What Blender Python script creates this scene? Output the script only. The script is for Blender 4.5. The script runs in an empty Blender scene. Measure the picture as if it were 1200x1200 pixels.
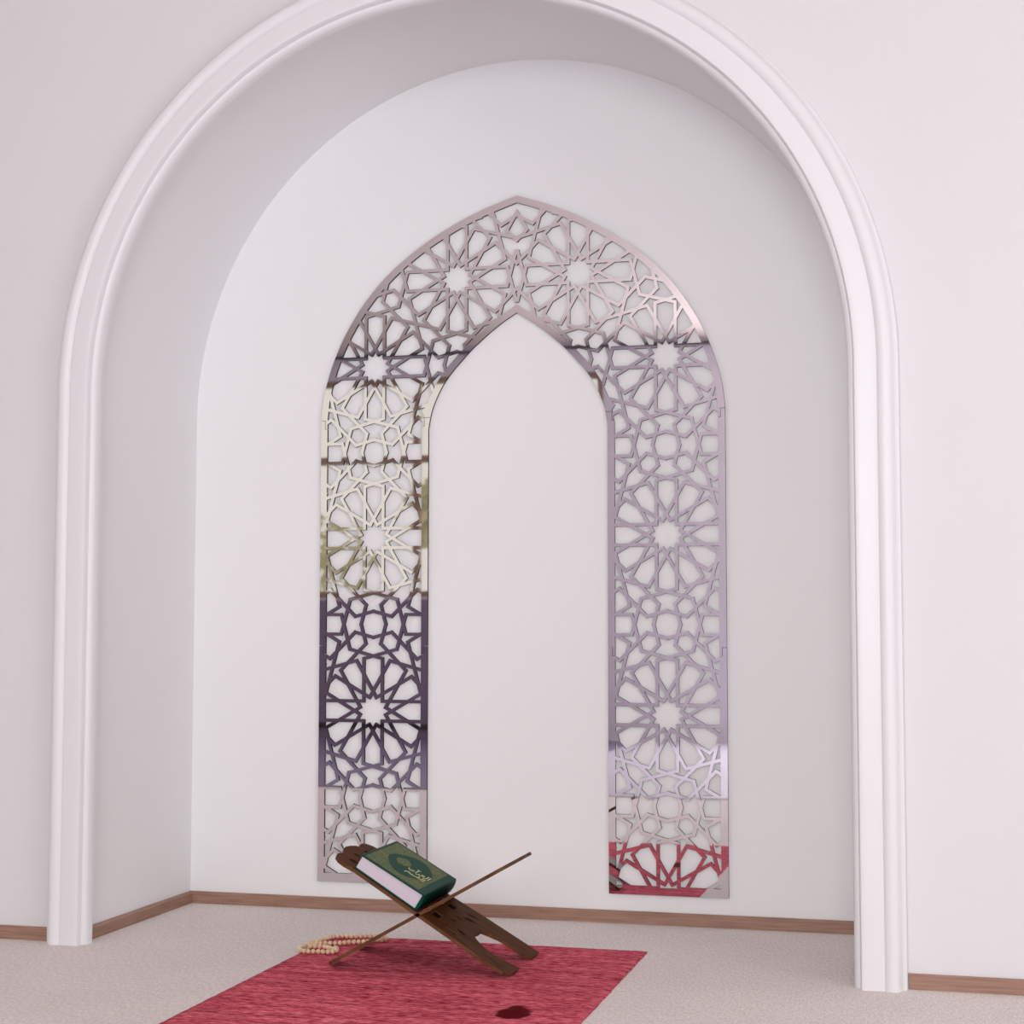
import bpy, bmesh, math, random
from mathutils import Vector, Matrix
from mathutils.geometry import delaunay_2d_cdt
random.seed(7)
sc = bpy.context.scene
COL = sc.collection

# ------------------------------------------------------------------ helpers
def lin(r, g, b):
    f = lambda c: (c/255/12.92) if c/255 <= .04045 else ((c/255+.055)/1.055)**2.4
    return (f(r), f(g), f(b), 1)

def link(name, verts, faces, mats, parent=None, smooth=False, fmat=None):
    me = bpy.data.meshes.new(name)
    me.from_pydata([tuple(v) for v in verts], [], faces)
    me.validate()
    for m in (mats if isinstance(mats, (list, tuple)) else [mats]):
        me.materials.append(m)
    if fmat:
        for p, i in zip(me.polygons, fmat): p.material_index = i
    if smooth:
        for p in me.polygons: p.use_smooth = True
    o = bpy.data.objects.new(name, me)
    COL.objects.link(o)
    if parent: o.parent = parent
    return o

def link_bm(name, bm, mats, parent=None, smooth=False):
    me = bpy.data.meshes.new(name)
    bm.to_mesh(me); bm.free()
    for m in (mats if isinstance(mats, (list, tuple)) else [mats]):
        me.materials.append(m)
    if smooth:
        for p in me.polygons: p.use_smooth = True
    o = bpy.data.objects.new(name, me)
    COL.objects.link(o)
    if parent: o.parent = parent
    return o

def box(name, lo, hi, mat, parent=None, bevel=0, seg=2, smooth=False):
    bm = bmesh.new()
    r = bmesh.ops.create_cube(bm, size=1)
    for v in bm.verts:
        v.co = Vector([lo[i] + (v.co[i]+.5)*(hi[i]-lo[i]) for i in range(3)])
    if bevel:
        bmesh.ops.bevel(bm, geom=bm.edges[:], offset=bevel, segments=seg, affect='EDGES', profile=.5)
    return link_bm(name, bm, mat, parent, smooth)

def struct(o):
    o['kind'] = 'structure'
    return o

def empty(name, loc, label, cat, group=None):
    o = bpy.data.objects.new(name, None)
    o.empty_display_size = .05
    COL.objects.link(o); o.location = loc
    o['label'] = label; o['category'] = cat
    if group: o['group'] = group
    return o

def inpoly(x, y, poly):
    c = False; n = len(poly); j = n-1
    for i in range(n):
        xi, yi = poly[i]; xj, yj = poly[j]
        if (yi > y) != (yj > y) and x < (xj-xi)*(y-yi)/(yj-yi)+xi: c = not c
        j = i
    return c

def cdt(polys_faces, polylines):
    """triangulate the plane; returns verts, tris, for every tri the set of input faces it lies in"""
    V = []; E = []; F = []
    for f in polys_faces:
        b = len(V); V += [Vector(p) for p in f]; F.append(list(range(b, b+len(f))))
    for pl, closed in polylines:
        b = len(V); n = len(pl); V += [Vector(p) for p in pl]
        E += [(b+i, b+i+1) for i in range(n-1)]
        if closed: E.append((b+n-1, b))
    v, e, f, ov, oe, of = delaunay_2d_cdt(V, E, F, 0, 1e-6)
    return v, f, of

def extrude_tris(verts2, tris, place, d0, d1):
    """solid of a flat triangulation between depths d0 (front) and d1; returns verts, faces, mat index (sides = 1)"""
    used = sorted({i for t in tris for i in t}); mp = {i: k for k, i in enumerate(used)}
    n = len(used)
    V = [place(verts2[i][0], verts2[i][1], d0) for i in used] + [place(verts2[i][0], verts2[i][1], d1) for i in used]
    F = []; M = []; cnt = {}
    for t in tris:
        a = [mp[i] for i in t]
        F.append(a); M.append(0)
        F.append([i+n for i in reversed(a)]); M.append(1)
        for i in range(3):
            k = (a[i], a[(i+1) % 3]); cnt[k] = cnt.get(k, 0)+1
    for (a, b) in cnt:
        if (b, a) not in cnt:
            F.append([b, a, a+n, b+n]); M.append(1)
    return V, F, M

def board_solid(name, outer, holes, place, d0, d1, mats, parent=None):
    v, f, of = cdt([], [(outer, True)]+[(h, True) for h in holes])
    keep = []
    for t in f:
        cx = sum(v[i].x for i in t)/3; cy = sum(v[i].y for i in t)/3
        if inpoly(cx, cy, outer) and not any(inpoly(cx, cy, h) for h in holes): keep.append(list(t))
    V, F, M = extrude_tris(v, keep, place, d0, d1)
    return link(name, V, F, mats, parent, fmat=M)

def catmull(pts, n, closed=False):
    out = []; N = len(pts)
    rng = range(N) if closed else range(N-1)
    for i in rng:
        g = lambda k: pts[k % N] if closed else pts[min(max(k, 0), N-1)]
        p0, p1, p2, p3 = g(i-1), g(i), g(i+1), g(i+2)
        for k in range(n):
            t = k/n
            out.append(tuple(.5*((2*p1[c])+(-p0[c]+p2[c])*t+(2*p0[c]-5*p1[c]+4*p2[c]-p3[c])*t*t+(-p0[c]+3*p1[c]-3*p2[c]+p3[c])*t**3) for c in range(len(p1))))
    if not closed: out.append(tuple(pts[-1]))
    return out

# ------------------------------------------------------------------ materials
def mat(name, color, rough=.6, metal=0, spec=.5, **kw):
    m = bpy.data.materials.new(name); m.use_nodes = True
    b = m.node_tree.nodes['Principled BSDF']
    b.inputs['Base Color'].default_value = color
    b.inputs['Roughness'].default_value = rough
    b.inputs['Metallic'].default_value = metal
    b.inputs['Specular IOR Level'].default_value = spec
    for k, v in kw.items(): b.inputs[k].default_value = v
    return m

def nodes(m):
    return m.node_tree.nodes, m.node_tree.links, m.node_tree.nodes['Principled BSDF']

def texco(m, scale=(1, 1, 1), rot=(0, 0, 0)):
    N, L, b = nodes(m)
    tc = N.new('ShaderNodeTexCoord'); mp = N.new('ShaderNodeMapping')
    mp.inputs['Scale'].default_value = scale; mp.inputs['Rotation'].default_value = rot
    L.new(tc.outputs['Object'], mp.inputs['Vector'])
    return mp.outputs['Vector']

def noise(m, vec, scale, detail=3, rough=.5):
    N, L, b = nodes(m)
    n = N.new('ShaderNodeTexNoise')
    n.inputs['Scale'].default_value = scale; n.inputs['Detail'].default_value = detail
    n.inputs['Roughness'].default_value = rough
    L.new(vec, n.inputs['Vector'])
    return n.outputs['Fac']

def ramp(m, fac, stops):
    N, L, b = nodes(m)
    r = N.new('ShaderNodeValToRGB'); e = r.color_ramp.elements
    e[0].position, e[0].color = stops[0]; e[1].position, e[1].color = stops[-1]
    for p, c in stops[1:-1]:
        x = e.new(p); x.color = c
    L.new(fac, r.inputs['Fac'])
    return r.outputs['Color']

def mix(m, a, b_, fac, mode='MIX'):
    N, L, b = nodes(m)
    x = N.new('ShaderNodeMix'); x.data_type = 'RGBA'; x.blend_type = mode
    for s, v in ((x.inputs[6], a), (x.inputs[7], b_), (x.inputs[0], fac)):
        if hasattr(v, 'is_linked'): L.new(v, s)
        else: s.default_value = v
    return x.outputs[2]

def bump(m, h, strength, dist):
    N, L, b = nodes(m)
    n = N.new('ShaderNodeBump'); n.inputs['Strength'].default_value = strength; n.inputs['Distance'].default_value = dist
    L.new(h, n.inputs['Height']); L.new(n.outputs['Normal'], b.inputs['Normal'])

def plaster(name, col):
    m = mat(name, col, .75, spec=.25)
    v = texco(m); N, L, b = nodes(m)
    c = ramp(m, noise(m, v, 1.3, 2), [(.3, tuple(x*.985 for x in col[:3])+(1,)), (.7, col)])
    L.new(c, b.inputs['Base Color'])
    bump(m, noise(m, v, 90, 3), .03, .002)
    return m

M_wall = plaster('wall_paint_dimmed', (.725, .708, .725, 1))  # colour darkened to stand in for weaker light on the front wall
M_niche = plaster('wall_paint_brightened', (.826, .822, .832, 1))  # same wall paint, lightened to put more brightness into the recess
M_rear = plaster('rear_wall_paint', (.71, .67, .74, 1))
M_ceil = plaster('ceiling_paint', (.77, .69, .65, 1))
M_trim = mat('white_gloss_trim', (.76, .755, .775, 1), .38, spec=.4)
M_mauve = plaster('mauve_wall_shade', lin(146, 130, 152))
M_darktrim = mat('dark_bronze', lin(62, 48, 48), .4)

# carpet
M_carpet = mat('beige_loop_carpet', lin(205, 190, 182), .95, spec=.1)
v = texco(M_carpet); N, L, b = nodes(M_carpet)
f1 = noise(M_carpet, v, 120, 4, .7); f2 = noise(M_carpet, v, 3, 2)
v2 = texco(M_carpet, (210, 60, 1)); f3 = noise(M_carpet, v2, 1, 2)
c = ramp(M_carpet, f1, [(.3, lin(209, 200, 197)), (.7, lin(246, 240, 237))])
c = mix(M_carpet, c, ramp(M_carpet, f3, [(.35, lin(207, 198, 194)), (.65, lin(246, 240, 237))]), .45)
c = mix(M_carpet, c, ramp(M_carpet, f2, [(.35, (.96, .955, .955, 1)), (.65, (1, 1, 1, 1))]), 1.0, 'MULTIPLY')
L.new(c, b.inputs['Base Color']); bump(M_carpet, f1, .6, .004)

# baseboard wood
M_base = mat('brown_wood_skirting', lin(150, 115, 97), .5)
v = texco(M_base, (3, 3, 60)); N, L, b = nodes(M_base)
L.new(ramp(M_base, noise(M_base, v, 3, 4), [(.3, lin(136, 101, 84)), (.7, lin(164, 129, 110))]), b.inputs['Base Color'])

# rug
M_rug = mat('crimson_pile', lin(160, 50, 65), .9, spec=.04)
b = nodes(M_rug)[2]
b.inputs['Sheen Weight'].default_value = .0; b.inputs['Sheen Roughness'].default_value = .4
b.inputs['Sheen Tint'].default_value = (1, .55, .6, 1)
N, L, b = nodes(M_rug)
va = texco(M_rug, (5, 34, 1)); vb = texco(M_rug, (38, 150, 1)); vc = texco(M_rug)
fa = noise(M_rug, va, 1, 3, .6); fb = noise(M_rug, vb, 1, 3, .6); fc = noise(M_rug, vc, 4.5, 2); fd = noise(M_rug, vc, 330, 3, .7)
ca = ramp(M_rug, fa, [(.38, lin(158, 34, 52)), (.5, lin(220, 88, 108)), (.62, lin(250, 134, 150))])
cb = ramp(M_rug, fb, [(.37, lin(110, 8, 22)), (.47, lin(220, 86, 106)), (.62, lin(255, 154, 168))])
cc = ramp(M_rug, fc, [(.35, (.82, .78, .78, 1)), (.65, (1.0, 1.0, 1.0, 1))])
cd = ramp(M_rug, fd, [(.32, (.70, .62, .64, 1)), (.68, (1.2, 1.2, 1.2, 1))])
c = mix(M_rug, ca, cb, .6); c = mix(M_rug, c, cc, 1.0, 'MULTIPLY'); c = mix(M_rug, c, cd, .8, 'MULTIPLY')
# one dark spot with an irregular outline
tc = N.new('ShaderNodeTexCoord'); sub = N.new('ShaderNodeVectorMath'); sub.operation = 'SUBTRACT'
sub.inputs[1].default_value = (.288, -1.122, 0)
nz = N.new('ShaderNodeTexNoise'); nz.inputs['Scale'].default_value = 30
L.new(tc.outputs['Object'], nz.inputs['Vector'])
mulv = N.new('ShaderNodeVectorMath'); mulv.operation = 'MULTIPLY'; mulv.inputs[1].default_value = (29, 15, 0)
L.new(tc.outputs['Object'], sub.inputs[0]); L.new(sub.outputs[0], mulv.inputs[0])
ln = N.new('ShaderNodeVectorMath'); ln.operation = 'LENGTH'; L.new(mulv.outputs[0], ln.inputs[0])
ad = N.new('ShaderNodeMath'); ad.operation = 'ADD'; L.new(ln.outputs['Value'], ad.inputs[0]); L.new(nz.outputs['Fac'], ad.inputs[1])
st = ramp(M_rug, ad.outputs[0], [(.0, (1, 1, 1, 1)), (.85, (.95, .95, .95, 1)), (1.0, (0, 0, 0, 1))])
# scale the distance so the ramp covers it
ad2 = N.new('ShaderNodeMath'); ad2.operation = 'MULTIPLY'; ad2.inputs[1].default_value = .62
L.new(ad.outputs[0], ad2.inputs[0])
for lk in list(L):
    if lk.from_socket == ad.outputs[0] and lk.to_node.type == 'VALTORGB':
        rn = lk.to_node; L.remove(lk); L.new(ad2.outputs[0], rn.inputs['Fac']); break
c = mix(M_rug, c, lin(84, 1, 5), st)
L.new(c, b.inputs['Base Color'])
bump(M_rug, fd, .8, .004)

# mirror acrylic
M_mirror = mat('silver_mirror', (.775, .74, .77, 1), .024, metal=1)
v = texco(M_mirror)
bump(M_mirror, noise(M_mirror, v, 5, 1), .012, .01)
M_edge = mat('dark_cut_edge', lin(30, 23, 26), .6, spec=.2)

# wood of the stand
def wood(name, dark, light):
    m = mat(name, light, .6, spec=.08); N, L, b = nodes(m)
    v = texco(m, (3, 26, 8)); f = noise(m, v, 4, 4, .6)
    L.new(ramp(m, f, [(.25, dark), (.7, light)]), b.inputs['Base Color'])
    bump(m, f, .15, .002)
    return m
M_wood = wood('walnut_brown_wood', lin(50, 25, 10), lin(100, 58, 27))
M_recess = mat('recess_shade_brown', lin(34, 18, 10), .8, spec=.05)  # shade of the pierced holes, put into the colour
M_woodedge = wood('wood_edge', lin(74, 46, 30), lin(112, 78, 54))

# book
M_green = mat('green_leatherette', lin(4, 64, 50), .45, spec=.06)
v = texco(M_green); bump(M_green, noise(M_green, v, 400, 2), .1, .0005)
M_cover = mat('green_gold_cover', lin(30, 90, 60), .45, spec=.08)
N, L, b = nodes(M_cover); v = texco(M_cover)
vo = N.new('ShaderNodeTexVoronoi'); vo.feature = 'DISTANCE_TO_EDGE'; vo.inputs['Scale'].default_value = 150
L.new(v, vo.inputs['Vector'])
g1 = ramp(M_cover, vo.outputs['Distance'], [(.05, lin(134, 122, 66)), (.16, lin(22, 86, 58))])
f = noise(M_cover, v, 60, 3)
g2 = ramp(M_cover, f, [(.35, lin(30, 88, 56)), (.65, lin(110, 104, 58))])
L.new(mix(M_cover, g1, g2, .5), b.inputs['Base Color'])
M_gold = mat('gold_foil', lin(206, 200, 138), .4, metal=.3)
M_pages = mat('white_pages', lin(226, 220, 226), .8)
N, L, b = nodes(M_pages); v = texco(M_pages, (1, 1, 900)); fp = noise(M_pages, v, 1, 1)
L.new(ramp(M_pages, fp, [(.3, lin(192, 186, 198)), (.7, lin(216, 211, 220))]), b.inputs['Base Color'])
M_bead = mat('pale_wood_bead', lin(226, 196, 160), .4)
N, L, b = nodes(M_bead); v = texco(M_bead)
L.new(ramp(M_bead, noise(M_bead, v, 60, 2), [(.3, lin(210, 176, 138)), (.7, lin(240, 216, 184))]), b.inputs['Base Color'])
M_cord = mat('tan_cord', lin(170, 130, 96), .8)

# ------------------------------------------------------------------ room
X0, X1, Y0, H = -4.0, 5.6, -7.0, 2.85
YF = -.64          # face of the front wall with the arched recess
ZC, RN, RV = 1.43, 1.0, 1.025   # recess: spring height, half width, rise

def arch(r, rv, n=64, base=0.0):
    pts = [(-r, base), (-r, .35), (-r, .7), (-r, 1.07)]
    for i in range(n+1):
        a = math.pi*(1-i/n)
        pts.append((r*math.cos(a), ZC+rv*math.sin(a)))
    pts += [(r, 1.07), (r, .7), (r, .35), (r, base)]
    return pts

# floor / ceiling
struct(box('floor', (X0-.1, Y0-.1, -.1), (X1+.1, .1, 0), M_carpet))
struct(box('ceiling', (X0-.1, Y0-.1, H), (X1+.1, .1, H+.1), M_ceil))

# wall with the arched opening
op = arch(RN, RV)
outer = [(X0, 0), (X0, H), (X1, H), (X1, 0)] + list(reversed(op))
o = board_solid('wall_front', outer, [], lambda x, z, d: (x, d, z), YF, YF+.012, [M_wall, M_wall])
struct(o)
# side and vault of the recess, one skin 4 cm thick
V = []; F = []
oi = arch(RN, RV); oo = arch(RN+.05, RV+.05)
for (x, z), (x2, z2) in zip(oi, oo):
    V += [(x, YF+.012, z), (x, .0, z), (x2, .0, z2), (x2, YF+.012, z2)]
n = len(oi)
for i in range(n-1):
    a = 4*i; c_ = 4*(i+1)
    F += [[a, c_, c_+1, a+1], [a+2, c_+2, c_+3, a+3], [a+1, c_+1, c_+2, a+2]]
F += [[0, 1, 2, 3], [4*(n-1)+3, 4*(n-1)+2, 4*(n-1)+1, 4*(n-1)]]
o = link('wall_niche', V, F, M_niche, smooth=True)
o.data.set_sharp_from_angle(angle=math.radians(25))
struct(o)
# back of the recess
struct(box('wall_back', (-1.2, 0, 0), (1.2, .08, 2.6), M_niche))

# other walls of the room (with window openings)
def wall_with_holes(name, u0, u1, place, holes, mat_, th=.12):
    return struct(board_solid(name, [(u0, 0), (u1, 0), (u1, H), (u0, H)], holes, place, 0, th, [mat_, mat_]))
rect = lambda a, b_, c_, d: [(a, c_), (b_, c_), (b_, d), (a, d)]
WL = (-3.62, -1.20, 1.02, 2.64)     # window seen in the mirror panel
WFILL = (-.15, 1.95, .7, 2.5)         # unseen window behind the camera, added for fill light
WS = (-6.7, -3.3, .5, 2.6)        # window in the right wall (along y)
wall_with_holes('wall_rear', X0, X1, lambda x, z, d: (x, Y0-d, z), [rect(*WL), rect(*WFILL)], M_rear)
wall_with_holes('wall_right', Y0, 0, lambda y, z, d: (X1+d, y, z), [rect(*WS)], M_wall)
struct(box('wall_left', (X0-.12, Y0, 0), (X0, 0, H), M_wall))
# mauve sheet painting the backlit wall's shade under the mirrored window, dark tiles in front of it, dark cornice
struct(box('trim_1', (X0, Y0, .0), (-1.18, Y0+.03, 1.0), M_mauve))
M_tile = mat('dark_slate_tiles', lin(124, 114, 146), .4)
struct(box('trim_2', (X0, Y0+.03, 0), (-.95, -3.4, .006), M_tile))
M_paletile = mat('pale_lavender_tiles', lin(206, 200, 214), .4)
struct(box('trim_5', (-.95, Y0, 0), (X1, -3.3, .006), M_paletile))
struct(box('trim_3', (X0, Y0, 2.80), (X1, Y0+.02, 2.82), M_darktrim))
struct(box('trim_4', (X0, Y0+.03, .06), (-1.2, Y0+.045, .10), M_darktrim))

M_frame = mat('dark_window_frame', lin(150, 120, 100), .5)
M_glass = bpy.data.materials.new('clear_glass'); M_glass.use_nodes = True
nt = M_glass.node_tree; nt.nodes.remove(nt.nodes['Principled BSDF'])
tr = nt.nodes.new('ShaderNodeBsdfTransparent'); gl = nt.nodes.new('ShaderNodeBsdfGlossy'); mx = nt.nodes.new('ShaderNodeMixShader')
gl.inputs['Roughness'].default_value = .02; mx.inputs[0].default_value = .06
nt.links.new(tr.outputs[0], mx.inputs[1]); nt.links.new(gl.outputs[0], mx.inputs[2])
nt.links.new(mx.outputs[0], nt.nodes['Material Output'].inputs['Surface'])

def window(n, W, place, mull, trans):
    a, b_, c_, d = W; t = .045
    root = bpy.data.objects.new('window_%d' % n, None); COL.objects.link(root); root['kind'] = 'structure'
    outer = rect(a, b_, c_, d); xs = [a]+list(mull)+[b_]; zs = [c_]+list(trans)+[d]
    holes = []
    for i in range(len(xs)-1):
        for j in range(len(zs)-1):
            holes.append(rect(xs[i]+t*(1 if i == 0 else .5), xs[i+1]-t*(1 if i == len(xs)-2 else .5), zs[j]+t*(1 if j == 0 else .6), zs[j+1]-t*(1 if j == len(zs)-2 else .6)))
    board_solid('window_frame', outer, holes, place, .04, .10, [M_frame, M_frame], root)
    g = rect(a+.01, b_-.01, c_+.01, d-.01)
    board_solid('pane', g, [], place, .068, .072, [M_glass, M_glass], root)
    return root
window(1, WL, lambda x, z, d: (x, Y0-d, z), (-2.62,), (2.04,))
window(2, WFILL, lambda x, z, d: (x, Y0-d, z), (.9,), ())  # added frame and pane around the rear fill light
window(3, WS, lambda y, z, d: (X1+d, y, z), (-5.0,), ())

# skirting boards: recess back, recess sides, front wall left and right
def skirting(name, pts, h=.034, t=.011):
    """pts: floor polyline; thickness to the left of travel"""
    prof = [(0, 0), (t, 0), (t, h-.006), (t-.004, h), (0, h)]
    V = []; F = []; m = len(prof)
    for i, (x, y) in enumerate(pts):
        d0 = (Vector(pts[i])-Vector(pts[i-1])).normalized() if i else (Vector(pts[1])-Vector(pts[0])).normalized()
        d1 = (Vector(pts[i+1])-Vector(pts[i])).normalized() if i < len(pts)-1 else d0
        n0 = Vector((-d0.y, d0.x)); n1 = Vector((-d1.y, d1.x)); b_ = (n0+n1).normalized(); k = 1/max(.2, b_.dot(n0))
        for s, z in prof: V.append((x+b_.x*s*k, y+b_.y*s*k, z))
    for i in range(len(pts)-1):
        for j in range(m):
            F.append([i*m+j, (i+1)*m+j, (i+1)*m+(j+1) % m, i*m+(j+1) % m])
    F += [list(range(m))[::-1], [(len(pts)-1)*m+j for j in range(m)]]
    return struct(link(name, V, F, M_base))
skirting('baseboard_niche', [(1.0, YF+.02), (1.0, 0), (-1.0, 0), (-1.0, YF+.02)])
skirting('baseboard_left', [(-1.086, YF), (X0, YF)])
skirting('baseboard_right', [(X1, YF), (1.086, YF)])

# moulded white architrave around the arch
prof = [(0, 0), (0, .020), (.004, .029), (.010, .033), (.0135, .033), (.0155, .046), (.018, .0495), (.022, .0505), (.030, .0505),
        (.045, .050), (.060, .049), (.067, .0482), (.0685, .0475), (.070, .0495), (.077, .0535), (.085, .055), (.093, .0545),
        (.099, .051), (.103, .044), (.106, .034), (.111, .029), (.116, .026), (.118, .018), (.118, 0)]
RI = .966
path = []
nA = 96
for z in (0, .24, .48, .72, .96, 1.2): path.append(((-1, 0), (0, z)))
for i in range(nA+1):
    a = math.pi*(1-i/nA); path.append(((math.cos(a), math.sin(a)), (0, ZC)))
for z in (1.2, .96, .72, .48, .24, 0): path.append(((1, 0), (0, z)))
V = []; F = []; m = len(prof)
for (dx, dz), (ox, oz) in path:
    for s, p in prof: V.append((ox+dx*(RI+s), YF-p, oz+dz*(RI+s)))
for i in range(len(path)-1):
    for j in range(m):
        F.append([i*m+j, i*m+(j+1) % m, (i+1)*m+(j+1) % m, (i+1)*m+j])
F += [list(range(m)), [(len(path)-1)*m+j for j in range(m)][::-1]]
o = link('trim_arch', V, F, M_trim, smooth=True)
o.data.set_sharp_from_angle(angle=math.radians(38))
struct(o)

# ------------------------------------------------------------------ mirror lattice panel
P = .5; CX, CV = .43, 1.571        # lattice pitch and one rosette centre (right half)
d_, c_k = .0567, .302
t15 = math.tan(math.radians(15))
h_ = (.5-c_k-t15*d_)/(1+t15)
H2 = (h_, .5-h_)
K = lambda ang, s: (c_k*math.sin(ang)+s*d_*math.cos(ang), c_k*math.cos(ang)-s*d_*math.sin(ang))
rad = math.radians
base = []
for k in range(12):                                     # 24 rays of the twelve-pointed rosette
    a = rad(30*k); ca, sa = math.cos(a), math.sin(a)
    for s in (-1, 1):
        r2 = lambda x, y: (x*ca+y*sa, -x*sa+y*ca)
        base.append((r2(s*d_, d_), r2(s*d_, c_k)))
gen = []
gen.append(((-d_, c_k), H2))
KR = K(rad(30), 1); H1 = (.0455, KR[0]+KR[1]-.0455); ax = H1[0]+t15*(.5-H1[1])
gen.append((KR, H1)); gen.append((H1, (ax, .5)))
KL = K(rad(30), -1); gen.append((KL, (.5-KL[0], .5-KL[1])))
def d4(p, k, f):
    x, y = p
    if f: x = -x
    for _ in range(k): x, y = -y, x
    return (x, y)
segs = base[:]
for g0, g1 in gen:
    for k in range(4):
        for f in (0, 1): segs.append((d4(g0, k, f), d4(g1, k, f)))
allseg = {}
for i in range(-3, 4):
    for j in range(-9, 5):
        if (i+j) % 2: continue
        for a, b_ in segs:
            A = (CX+P*(a[0]+i*.5), CV+P*(a[1]+j*.5)); B = (CX+P*(b_[0]+i*.5), CV+P*(b_[1]+j*.5))
            key = tuple(sorted(((round(A[0], 4), round(A[1], 4)), (round(B[0], 4), round(B[1], 4)))))
            allseg[key] = (A, B)
BO, BI, VB, VA, BW, RING = .5955, .2645, .080, 2.055, .0091, .0195
arc_o = catmull([(0, 2.055), (.0825, 2.027), (.151, 1.999), (.213, 1.968), (.278, 1.930), (.35, 1.878), (.412, 1.822), (.465, 1.76), (.51, 1.692), (.543, 1.628), (.570, 1.557), (.588, 1.487), (.5955, 1.42)], 4)
arc_i = catmull([(0, 1.714), (.04, 1.689), (.078, 1.661), (.11, 1.634), (.138, 1.609), (.170, 1.575), (.195, 1.547), (.221, 1.511), (.243, 1.467), (.256, 1.43), (.2645, 1.385)], 4)
def offset(line, d):
    out = []
    for i, p in enumerate(line):
        a = Vector(line[max(i-1, 0)]); c2 = Vector(line[min(i+1, len(line)-1)]); t = (c2-a).normalized()
        out.append((p[0]+t.y*d, p[1]-t.x*d))
    return out
outer = arc_o + [(BO, 1.0), (BO, VB), (BI, VB), (BI, 1.0)] + arc_i[::-1]
lo = offset(arc_o, RING); lo = [p for p in lo if p[0] > 0]; lo = [(0, 2.055-.0208)]+lo
lo[-1] = (BO-RING, lo[-1][1])
li = offset(arc_i, -RING); li = [p for p in li if p[0] > 0]; li = [(0, 1.714+.0245)]+li
li[-1] = (BI+RING, li[-1][1])
inner = lo + [(BO-RING, 1.0), (BO-RING, VB+RING), (BI+RING, VB+RING), (BI+RING, 1.0)] + li[::-1]
quads = []
for A, B in allseg.values():
    if max(A[0], B[0]) < -.01 or min(A[0], B[0]) > BO or max(A[1], B[1]) < VB or min(A[1], B[1]) > VA: continue
    mx_, my_ = (A[0]+B[0])/2, (A[1]+B[1])/2
    tt = [(A[0]+(B[0]-A[0])*k/6, A[1]+(B[1]-A[1])*k/6) for k in range(7)]
    if not any(inpoly(x if x > 0 else 1e-4, y, outer) for x, y in tt): continue
    a = Vector(A); b_ = Vector(B); t = (b_-a).normalized(); nn = Vector((-t.y, t.x))*BW/2; e = t*BW*.42
    quads.append([a-e-nn, b_+e-nn, b_+e+nn, a-e+nn])
# section joints: (outer level, inner level)
JS = [(1.419, 1.394), (.7585, .7335)]
jl = []
for v0, v1 in JS:
    jl.append([(BI-.01, v0), (BI+.0125, v0), (BI+.0125, v1), (BO-.0125, v1), (BO-.0125, v0), (BO+.01, v0)])
def jlevel(u, J):
    return J[0] if (u < BI+.0125 or u > BO-.0125) else J[1]
gaps = []; G = .0007
for v0, v1 in JS:
    gaps += [rect(BI-.01, BI+.0125+G, v0-G, v0+G), rect(BI+.0125-G, BI+.0125+G, v1-G, v0+G), rect(BI+.0125-G, BI+RING+.001, v1-G, v1+G),
             rect(BO-.0125-G, BO+.01, v0-G, v0+G), rect(BO-.0125-G, BO-.0125+G, v1-G, v0+G), rect(BO-RING-.001, BO-.0125+G, v1-G, v1+G)]
nq = len(quads)
v2, f2, of2 = cdt(quads+gaps, [(outer, True), (inner, True)]+[(j, False) for j in jl]+[([(0, 1.6), (0, 2.1)], False)])
secs = {0: [], 1: [], 2: []}
for t, fs in zip(f2, of2):
    cx = sum(v2[i].x for i in t)/3; cy = sum(v2[i].y for i in t)/3
    if cx < 0 or not inpoly(cx, cy, outer): continue
    if any(k >= nq for k in fs): continue
    if inpoly(cx, cy, inner) and not any(k < nq for k in fs): continue
    s = 0 if cy > jlevel(cx, JS[0]) else (1 if cy > jlevel(cx, JS[1]) else 2)
    secs[s].append(list(t))
panel = empty('wall_panel', (0, -.0005, VB), 'tall pointed-arch mirror lattice with twelve-point star cutouts mounted on the recess wall', 'wall panel')
TH = .009
def put(sgn):
    return lambda x, z, d: (sgn*x, -d, z-VB)
# top section is one piece made of both halves
V1, F1, M1 = extrude_tris(v2, secs[0], put(1), TH, 0)
V2, F2, M2 = extrude_tris(v2, secs[0], put(-1), TH, 0)
VV = V1+V2; FF = F1+[[i+len(V1) for i in reversed(f)] for f in F2]; MM = M1+M2
o = link('arch_section', VV, FF, [M_mirror, M_edge], panel, fmat=MM)
for s in (1, 2):
    for sg in (-1, 1):
        V1, F1, M1 = extrude_tris(v2, secs[s], put(sg), TH, 0)
        if sg < 0: F1 = [list(reversed(f)) for f in F1]
        link('leg_section', V1, F1, [M_mirror, M_edge], panel, fmat=M1)

# ------------------------------------------------------------------ rug
RX0, RX1, RY0, RY1, RT = -.391, .441, -1.66, -.396, .005
bm = bmesh.new()
nx, ny = 60, 84
grid = {}
for i in range(nx+1):
    for j in range(ny+1):
        x = RX0+(RX1-RX0)*i/nx; y = RY0+(RY1-RY0)*j/ny
        ex = min(i, nx-i, j, ny-j)
        if i in (0, nx): x += random.uniform(-.0012, .0012)
        if j in (0, ny): y += random.uniform(-.0022, .0022)
        z = RT if ex > 0 else .0038
        if ex > 1: z += random.uniform(-.0005, .0005)
        grid[i, j] = bm.verts.new((x, y, z))
for i in range(nx):
    for j in range(ny):
        bm.faces.new((grid[i, j], grid[i+1, j], grid[i+1, j+1], grid[i, j+1]))
ring = [grid[i, 0] for i in range(nx)]+[grid[nx, j] for j in range(ny)]+[grid[i, ny] for i in range(nx, 0, -1)]+[grid[0, j] for j in range(ny, 0, -1)]
low = [bm.verts.new((q.co.x, q.co.y, 0.0002)) for q in ring]
for i in range(len(ring)):
    k = (i+1) % len(ring); bm.faces.new((ring[k], ring[i], low[i], low[k]))
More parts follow.
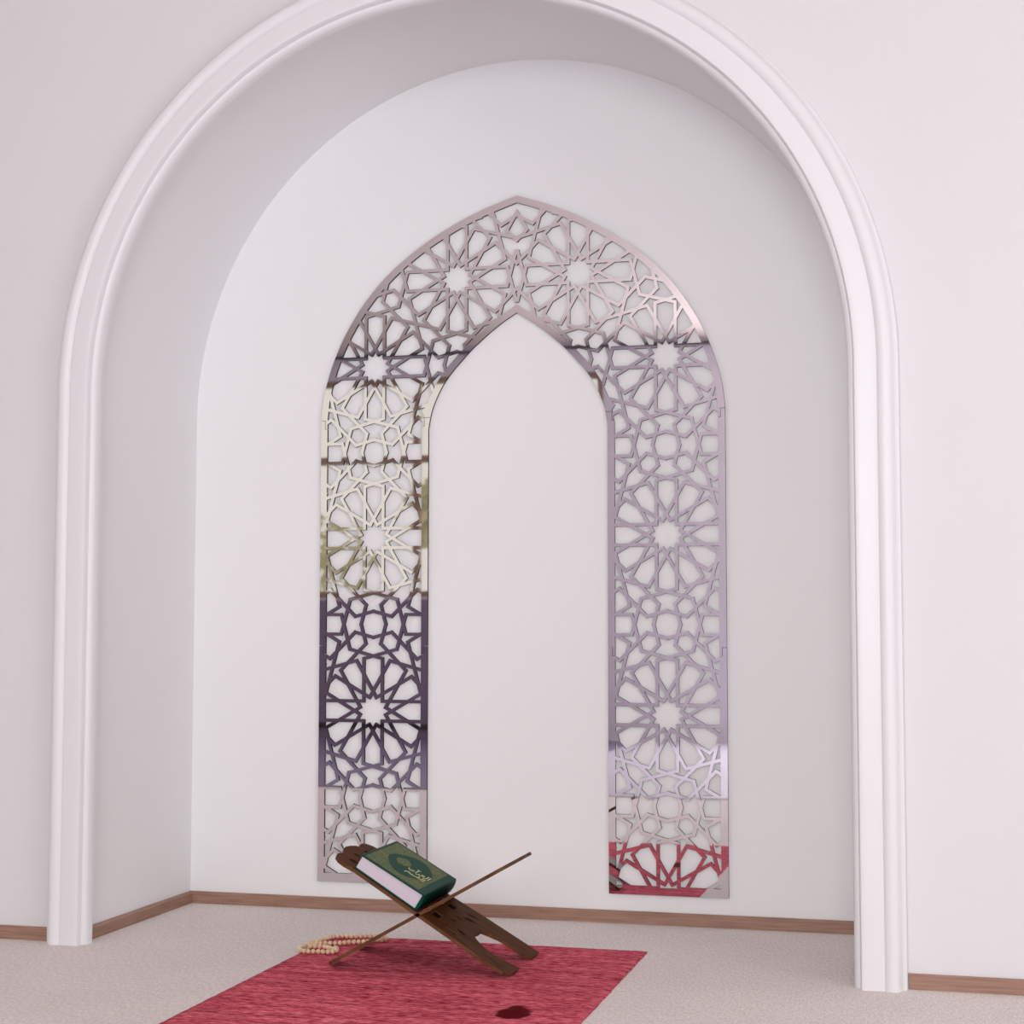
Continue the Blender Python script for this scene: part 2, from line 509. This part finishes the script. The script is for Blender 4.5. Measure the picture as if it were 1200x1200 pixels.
bm.faces.new(low[::-1])
o = link_bm('prayer_rug', bm, M_rug, smooth=True)
o['label'] = 'crimson red pile prayer rug lying on the beige carpet under the book stand'; o['category'] = 'rug'

# ------------------------------------------------------------------ folding book stand
HX, HY, HZ = -.0224, -.817, .1446
TA, TB = math.radians(31.4), math.radians(29.3)
stand = empty('book_stand', (HX, HY+.13, RT), 'dark brown wooden X-shaped folding book stand standing on the red rug', 'book stand')
top = [(-.185, .0), (-.213, -.010), (-.230, -.008), (-.243, .004), (-.250, .026), (-.247, .044), (-.241, .052), (-.250, .066), (-.258, .088), (-.260, .106), (-.258, .130),
       (-.252, .155), (-.244, .168), (-.251, .182), (-.252, .198), (-.246, .218), (-.232, .233), (-.212, .241), (-.185, .245)]
leg_far = [(.0, .266), (.052, .274), (.107, .282), (.173, .288), (.222, .293), (.253, .294), (.254, .262), (.253, .238), (.236, .207), (.215, .209), (.190, .211), (.163, .203), (.140, .187), (.125, .174)]
cusp = [(.121, .164), (.124, .152), (.118, .147), (.124, .140), (.119, .131), (.123, .124), (.118, .118)]
leg_near = [(.118, .110), (.126, .100), (.140, .088), (.160, .076), (.180, .071), (.202, .076), (.224, .088), (.253, .102), (.2535, .085), (.2535, .060), (.252, .036), (.236, .007), (.222, .004), (.173, .0), (.107, .0), (.052, .0), (0, 0)]
outline = top+leg_far+cusp+leg_near
kn = [0, .053, .106, .159, .212, .266]
def slit(a, b_, w):
    a = Vector(a); b_ = Vector(b_); t = b_-a; nn = Vector((-t.y, t.x)).normalized()*w
    out = []
    for k in range(9):
        s = k/8; out.append(a+t*s+nn*1.7*math.sin(math.pi*s))
    for k in range(7, 0, -1):
        s = k/8; out.append(a+t*s-nn*1.7*math.sin(math.pi*s))
    return [tuple(q) for q in out]
pierce = [rect(.014, .034, .055, .093), rect(.014, .034, .180, .215),
          slit((.050, .214), (.098, .238), .0045), slit((.056, .176), (.104, .203), .0055), slit((.048, .160), (.075, .150), .004),
          slit((.050, .112), (.064, .128), .005), slit((.050, .058), (.066, .066), .004), slit((.078, .086), (.112, .066), .005), slit((.060, .036), (.11, .034), .004),
          slit((-.222, .036), (-.200, .062), .006), slit((-.232, .094), (-.218, .112), .006), slit((-.214, .150), (-.224, .176), .006)]
scaleB = .274/.254
def make_board(par, sgn, ang, odd, nm, sl):
    out = [((s*(sl if s > 0 else 1)), w) for s, w in outline]
    holes = list(pierce)
    for i in range(5):
        if (i % 2 == 1) == odd: holes.append([(a, b_) for a, b_ in rect(*((-.0098, .0053) if sgn > 0 else (-.0028, .0118)), kn[i]+(.0005 if i else .004), kn[i+1]-(.0005 if i < 4 else .004))])
    if sgn < 0:
        out = [(-s, w) for s, w in out][::-1]; holes = [[(-s, w) for s, w in h] for h in holes]
    z0, z1 = (.0, -.008) if sgn > 0 else (.004, -.004)
    o = board_solid(nm, out, holes, lambda s, w, d: (s, w, d), z0, z1, [M_wood, M_woodedge], par)
    o.rotation_euler = (0, ang, 0)
    o.location = (0, -.13, HZ-RT)
    # dark plates inside the cut-outs, painting in the shade of the recesses
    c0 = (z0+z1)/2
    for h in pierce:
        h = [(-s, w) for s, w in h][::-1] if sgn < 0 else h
        board_solid('recess_shade', h, [], lambda s, w, d: (s, w, d), c0+.0018, c0-.0018, [M_recess, M_recess], o)
    return o
make_board(stand, 1, TA, True, 'board', 1.0)
make_board(stand, -1, -TB, False, 'board', scaleB)

# ------------------------------------------------------------------ book lying on the stand
bk = empty('book', (HX, HY, HZ+.0004), 'thick closed hardback with green and gold ornamental cover resting on the wooden stand', 'book')
bk.rotation_euler = (0, TA, 0)
S0, S1, W0, W1 = -.193, -.008, .004, .262
T0, T1 = .037, .043     # thickness at fore edge and at spine
def slab(name, pts, m, par, bev):
    """pts: 8 corners (bottom 4, top 4)"""
    bm = bmesh.new(); q = [bm.verts.new(p) for p in pts]
    for f in ((3, 2, 1, 0), (4, 5, 6, 7), (0, 1, 5, 4), (1, 2, 6, 5), (2, 3, 7, 6), (3, 0, 4, 7)): bm.faces.new([q[i] for i in f])
    bmesh.ops.bevel(bm, geom=bm.edges[:], offset=bev, segments=2, affect='EDGES', profile=.5)
    return link_bm(name, bm, m, par)
def rectslab(name, s0, s1, w0, w1, zb0, zb1, zt0, zt1, m, bev):
    return slab(name, [(s0, w0, zb0), (s1, w0, zb1), (s1, w1, zb1), (s0, w1, zb0), (s0, w0, zt0), (s1, w0, zt1), (s1, w1, zt1), (s0, w1, zt0)], m, bk, bev)
CT = .0032
rectslab('back_cover', S0, S1-.004, W0, W1, 0, 0, CT, CT, M_green, .0008)
front = rectslab('front_cover', S0, S1-.006, W0, W1, T0-CT, T1-CT, T0, T1, M_green, .0008)
rectslab('page_block', S0+.004, S1-.008, W0+.0035, W1-.0035, CT+.0001, CT+.0001, T0-CT-.0001, T1-CT-.0001, M_pages, .0004)
# rounded spine
V = []; F = []; nS = 10
ringp = []
for i in range(nS+1):
    a = -math.pi/2+math.pi*i/nS
    ringp.append((S1-.0065+.0065*math.cos(a), T1/2+(T1/2)*math.sin(a)))
inn = [(S1-.0065-.002, T1-CT), (S1-.0065-.002, CT)]
loop = ringp+[(S1-.0085, T1)]+inn+[(S1-.0085, 0)]
for w in (W0, W1):
    for s, z in loop: V.append((s, w, z))
m = len(loop)
for j in range(m): F.append([j, (j+1) % m, m+(j+1) % m, m+j])
F += [list(range(m))[::-1], list(range(m, 2*m))]
link('spine', V, F, M_green, bk)
# raised ornamental field, medallion, lettering on the sloping front cover
ztop = lambda s: T0+(T1-T0)*(s-S0)/(S1-.006-S0)
def on_cover(name, polys, holes, h0, h1, m):
    V = []; F = []
    for poly in polys:
        v, f, of = cdt([], [(poly, True)]+[(h, True) for h in holes])
        keep = [list(t) for t in f if inpoly(sum(v[i].x for i in t)/3, sum(v[i].y for i in t)/3, poly) and not any(inpoly(sum(v[i].x for i in t)/3, sum(v[i].y for i in t)/3, h) for h in holes)]
        a, b_, c2 = extrude_tris(v, keep, lambda s, w, d: (s, w, ztop(s)+d), h1, h0)
        F += [[i+len(V) for i in q] for q in b_]; V += a
    return link(name, V, F, m, bk)
def ell(cs, cw, a, b_, n=40):
    """pointed almond: long axis along the slope"""
    out = []
    for i in range(n):
        t = 2*math.pi*i/n
        out.append((cs+a*math.cos(t), cw+b_*math.sin(t)*(1-.35*abs(math.cos(t))**2)))
    return out
mc = ((S0+S1)/2-.001, (W0+W1)/2)
med = ell(mc[0], mc[1], .060, .092)
fld = rect(S0+.008, S1-.026, W0+.010, W1-.010)
on_cover('ornament_field', [fld], [med], -.0002, .0003, M_cover)
on_cover('medallion', [med], [], -.0002, .0002, M_green)
rosm = ell(mc[0]-.022, mc[1]+.006, .020, .030)
on_cover('medallion_ornament', [rosm], [], .0001, .0005, M_cover)
def stroke(pts, w):
    polys = []
    for a, b_ in zip(pts, pts[1:]):
        a = Vector(a); b_ = Vector(b_); t = (b_-a)
        if t.length < 1e-6: continue
        t.normalize(); nn = Vector((-t.y, t.x))*w/2; e = t*w*.35
        polys.append([tuple(a-e-nn), tuple(b_+e-nn), tuple(b_+e+nn), tuple(a-e+nn)])
    return polys
word1 = [[(1.0, 0), (1.0, .95)], [(.90, .95), (.90, .1), (.84, .0), (.78, .05), (.76, .28), (.70, .35), (.66, .24), (.70, .12), (.63, .0), (.56, -.02)],
         [(.56, .2), (.54, -.05), (.46, -.25)], [(.40, .0), (.40, .85)], [(.47, 1.0), (.42, .95), (.38, 1.02), (.33, 1.0)],
         [(.28, .3), (.28, -.05), (.19, -.2), (.08, -.05), (.05, .25)], [(.16, .2), (.19, .2)], [(.66, .52), (.69, .52)], [(.74, .52), (.77, .52)]]
word2 = [[(1.0, 0), (1.0, .95)], [(.90, .95), (.90, .1), (.84, .0), (.70, .0), (.66, .25), (.78, .45), (.66, .80)], [(.70, .0), (.56, .0)],
         [(.56, .2), (.54, -.05), (.46, -.25)], [(.42, .2), (.40, .0), (.28, .0), (.22, .22), (.14, .2), (.15, .0), (.28, .0)], [(.14, .0), (.06, -.05), (.05, -.45)],
         [(.36, -.18), (.39, -.18)], [(.30, -.18), (.33, -.18)]]
polys = []
lets = []
for word, s0, ww, wd, hh in ((word1, -.104, .116, .058, .030), (word2, -.100, .088, .050, .022)):
    for stv in word:
        lets += stroke([(s0+p[0]*wd, ww+p[1]*hh) for p in stv], .0027)
on_cover('title_lettering', lets, [], .0001, .0008, M_gold)

# ------------------------------------------------------------------ prayer beads
loop = [(-.2298, -.4499), (-.2323, -.4626), (-.2528, -.48), (-.2617, -.4919), (-.2751, -.5014), (-.2866, -.5069), (-.2999, -.514), (-.3113, -.5194), (-.32, -.53), (-.3315, -.5343), (-.3466, -.5407), (-.360, -.5430),
        (-.374, -.552), (-.384, -.570), (-.387, -.588), (-.3787, -.5955), (-.3682, -.5905), (-.3588, -.588), (-.3495, -.586), (-.3342, -.5949), (-.3189, -.6078), (-.3011, -.6276),
        (-.3098, -.6444), (-.3212, -.6475), (-.3297, -.6498), (-.3428, -.65), (-.3544, -.6531), (-.3677, -.6567), (-.3787, -.6519), (-.3889, -.6436), (-.3982, -.6236), (-.4045, -.5969), (-.4045, -.5796), (-.4014, -.5672), (-.3975, -.551), (-.393, -.5411), (-.3889, -.5228), (-.3858, -.5042), (-.3815, -.4851), (-.3772, -.4658), (-.3697, -.4516), (-.3607, -.4455), (-.3521, -.4407), (-.3406, -.4401), (-.3291, -.4406), (-.319, -.4391), (-.3094, -.4353), (-.3011, -.4269), (-.2904, -.424), (-.2776, -.4205), (-.2658, -.4173), (-.2591, -.4131), (-.2456, -.418)]
dense = catmull(loop, 12, closed=True)
# resample evenly, starting at the large end bead
st_i = min(range(len(dense)), key=lambda i: (dense[i][0]+.3011)**2+(dense[i][1]+.6276)**2)
dense = dense[st_i:]+dense[:st_i]+[dense[st_i]]
acc = [0]
for a, b_ in zip(dense, dense[1:]): acc.append(acc[-1]+math.dist(a, b_))
tot = acc[-1]; R_B = .0059; nb = int(tot/.0124); 
def at(s):
    for i in range(len(acc)-1):
        if acc[i+1] >= s:
            t = (s-acc[i])/max(1e-9, acc[i+1]-acc[i]); return (dense[i][0]+(dense[i+1][0]-dense[i][0])*t, dense[i][1]+(dense[i+1][1]-dense[i][1])*t)
    return dense[-1]
beads = empty('prayer_beads', (-.32, -.55, RT), 'looped string of pale wooden prayer beads lying on the rug corner beside the stand', 'prayer beads')
bo = Vector((-.32, -.55, RT))
bm = bmesh.new(); bmesh.ops.create_uvsphere(bm, u_segments=20, v_segments=12, radius=R_B)
first = link_bm('bead', bm, M_bead, beads, smooth=True)
def floor_z(x): return RT +.0008 if x > RX0-.0105 else .0012
cord_pts = []
for k in range(nb):
    x, y = at(tot*k/nb)
    r = .0090 if k == 0 else R_B
    z = floor_z(x)+r
    o = first if k == 0 else first.copy()
    if k: COL.objects.link(o)
    o.parent = beads
    o.location = Vector((x, y, z))-bo
    if k == 0: o.scale = (1.5,)*3
    else: o.scale = (1, 1, 1)
    o.rotation_euler = (random.uniform(0, 3), random.uniform(0, 3), 0)
    cord_pts.append(Vector((x, y, z if k else floor_z(x)+R_B))-bo)
cu = bpy.data.curves.new('cord', 'CURVE'); cu.dimensions = '3D'; cu.bevel_depth = .0011; cu.bevel_resolution = 2
sp = cu.splines.new('POLY'); sp.points.add(len(cord_pts)-1); sp.use_cyclic_u = True
for p, q in zip(sp.points, cord_pts): p.co = (*q, 1)
oc = bpy.data.objects.new('cord', cu); COL.objects.link(oc)
dg = bpy.context.evaluated_depsgraph_get()
me = bpy.data.meshes.new_from_object(oc.evaluated_get(dg)); me.materials.append(M_cord)
bpy.data.objects.remove(oc)
o = bpy.data.objects.new('cord', me); COL.objects.link(o); o.parent = beads

# ------------------------------------------------------------------ garden seen through the mirrored window
M_leaf = mat('leaves', lin(214, 210, 176), .7)
M_bark = mat('bark', lin(90, 76, 64), .9)
M_ground = mat('pale_gravel', lin(190, 182, 160), .9)
struct(box('ground', (-14, -22, -.3), (8, Y0-.25, -.12), M_ground))
def tree(x, y, h, r, lab):
    t = empty('tree', (x, y, -.12), lab, 'tree')
    bm = bmesh.new(); bmesh.ops.create_cone(bm, cap_ends=True, segments=10, radius1=.09, radius2=.05, depth=h)
    for q in bm.verts: q.co.z += h/2
    link_bm('trunk', bm, M_bark, t)
    bm = bmesh.new()
    for k in range(300):
        a = random.uniform(0, 6.283); u = random.uniform(-1, 1); rr = r*random.uniform(.35, 1)**.5
        s = math.sqrt(1-u*u); cpos = Vector((rr*s*math.cos(a), rr*s*math.sin(a), h+rr*u*.8))
        dr = Vector((random.gauss(0, 1), random.gauss(0, 1), random.gauss(0, 1))).normalized(); sd = dr.orthogonal().normalized()
        L_ = random.uniform(.08, .16)
        q = [bm.verts.new(cpos+p) for p in (dr*-L_, sd*L_*.45, dr*L_, sd*-L_*.45)]
        bm.faces.new(q)
    link_bm('foliage', bm, M_leaf, t)
tree(-4.9, -10.5, 1.5, .75, 'leafy garden tree outside, reflected at the left edge of the mirror panel')
tree(-3.3, -11.5, 1.5, .5, 'small round garden tree outside, reflected right of the taller one in the mirror panel')

tree(-4.0, -12.5, 2.1, .55, 'slender pale tree far outside, reflected at mid height of the mirror panel')

# ------------------------------------------------------------------ light
w = bpy.data.worlds.new('World'); sc.world = w; w.use_nodes = True
bg = w.node_tree.nodes['Background']; bg.inputs['Color'].default_value = (1.0, .955, .83, 1); bg.inputs['Strength'].default_value = 1.0
def area(name, loc, rot, sx, sy, power, col):
    l = bpy.data.lights.new(name, 'AREA'); l.shape = 'RECTANGLE'; l.size = sx; l.size_y = sy; l.energy = power; l.color = col
    o = bpy.data.objects.new(name, l); COL.objects.link(o); o.location = loc; o.rotation_euler = rot
    return o
area('daylight_right_window', (X1+.11, (WS[0]+WS[1])/2, (WS[2]+WS[3])/2), (0, math.radians(90), 0), WS[3]-WS[2], WS[1]-WS[0], 122, (.90, .95, 1.0))
area('added_rear_fill', ((WFILL[0]+WFILL[1])/2, Y0-.11, (WFILL[2]+WFILL[3])/2), (math.radians(90), 0, 0), WFILL[1]-WFILL[0], WFILL[3]-WFILL[2], 190, (.96, .985, .99))  # added fill light, set in the unseen rear opening

# ------------------------------------------------------------------ camera
r = Vector((.96637283, .25714343, .00089910)); u = Vector((.01659753, -.06586374, .99769058)); f = Vector((-.2566088, .96412615, .06791687))
cam = bpy.data.cameras.new('Camera'); cam.sensor_width = 36; cam.lens = 1938.59/1200*36; cam.clip_start = .05; cam.clip_end = 100
co = bpy.data.objects.new('Camera', cam); COL.objects.link(co)
co.matrix_world = Matrix(((r.x, u.x, -f.x, 1.19549), (r.y, u.y, -f.y, -4.55140), (r.z, u.z, -f.z, .82040), (0, 0, 0, 1)))
sc.camera = co

sc.view_settings.view_transform = 'Standard'; sc.view_settings.look = 'None'
sc.view_settings.gamma = 1; sc.view_settings.use_curve_mapping = False
sc.view_settings.exposure = 0.0
sc.cycles.max_bounces = 10; sc.cycles.diffuse_bounces = 6; sc.cycles.use_denoising = True
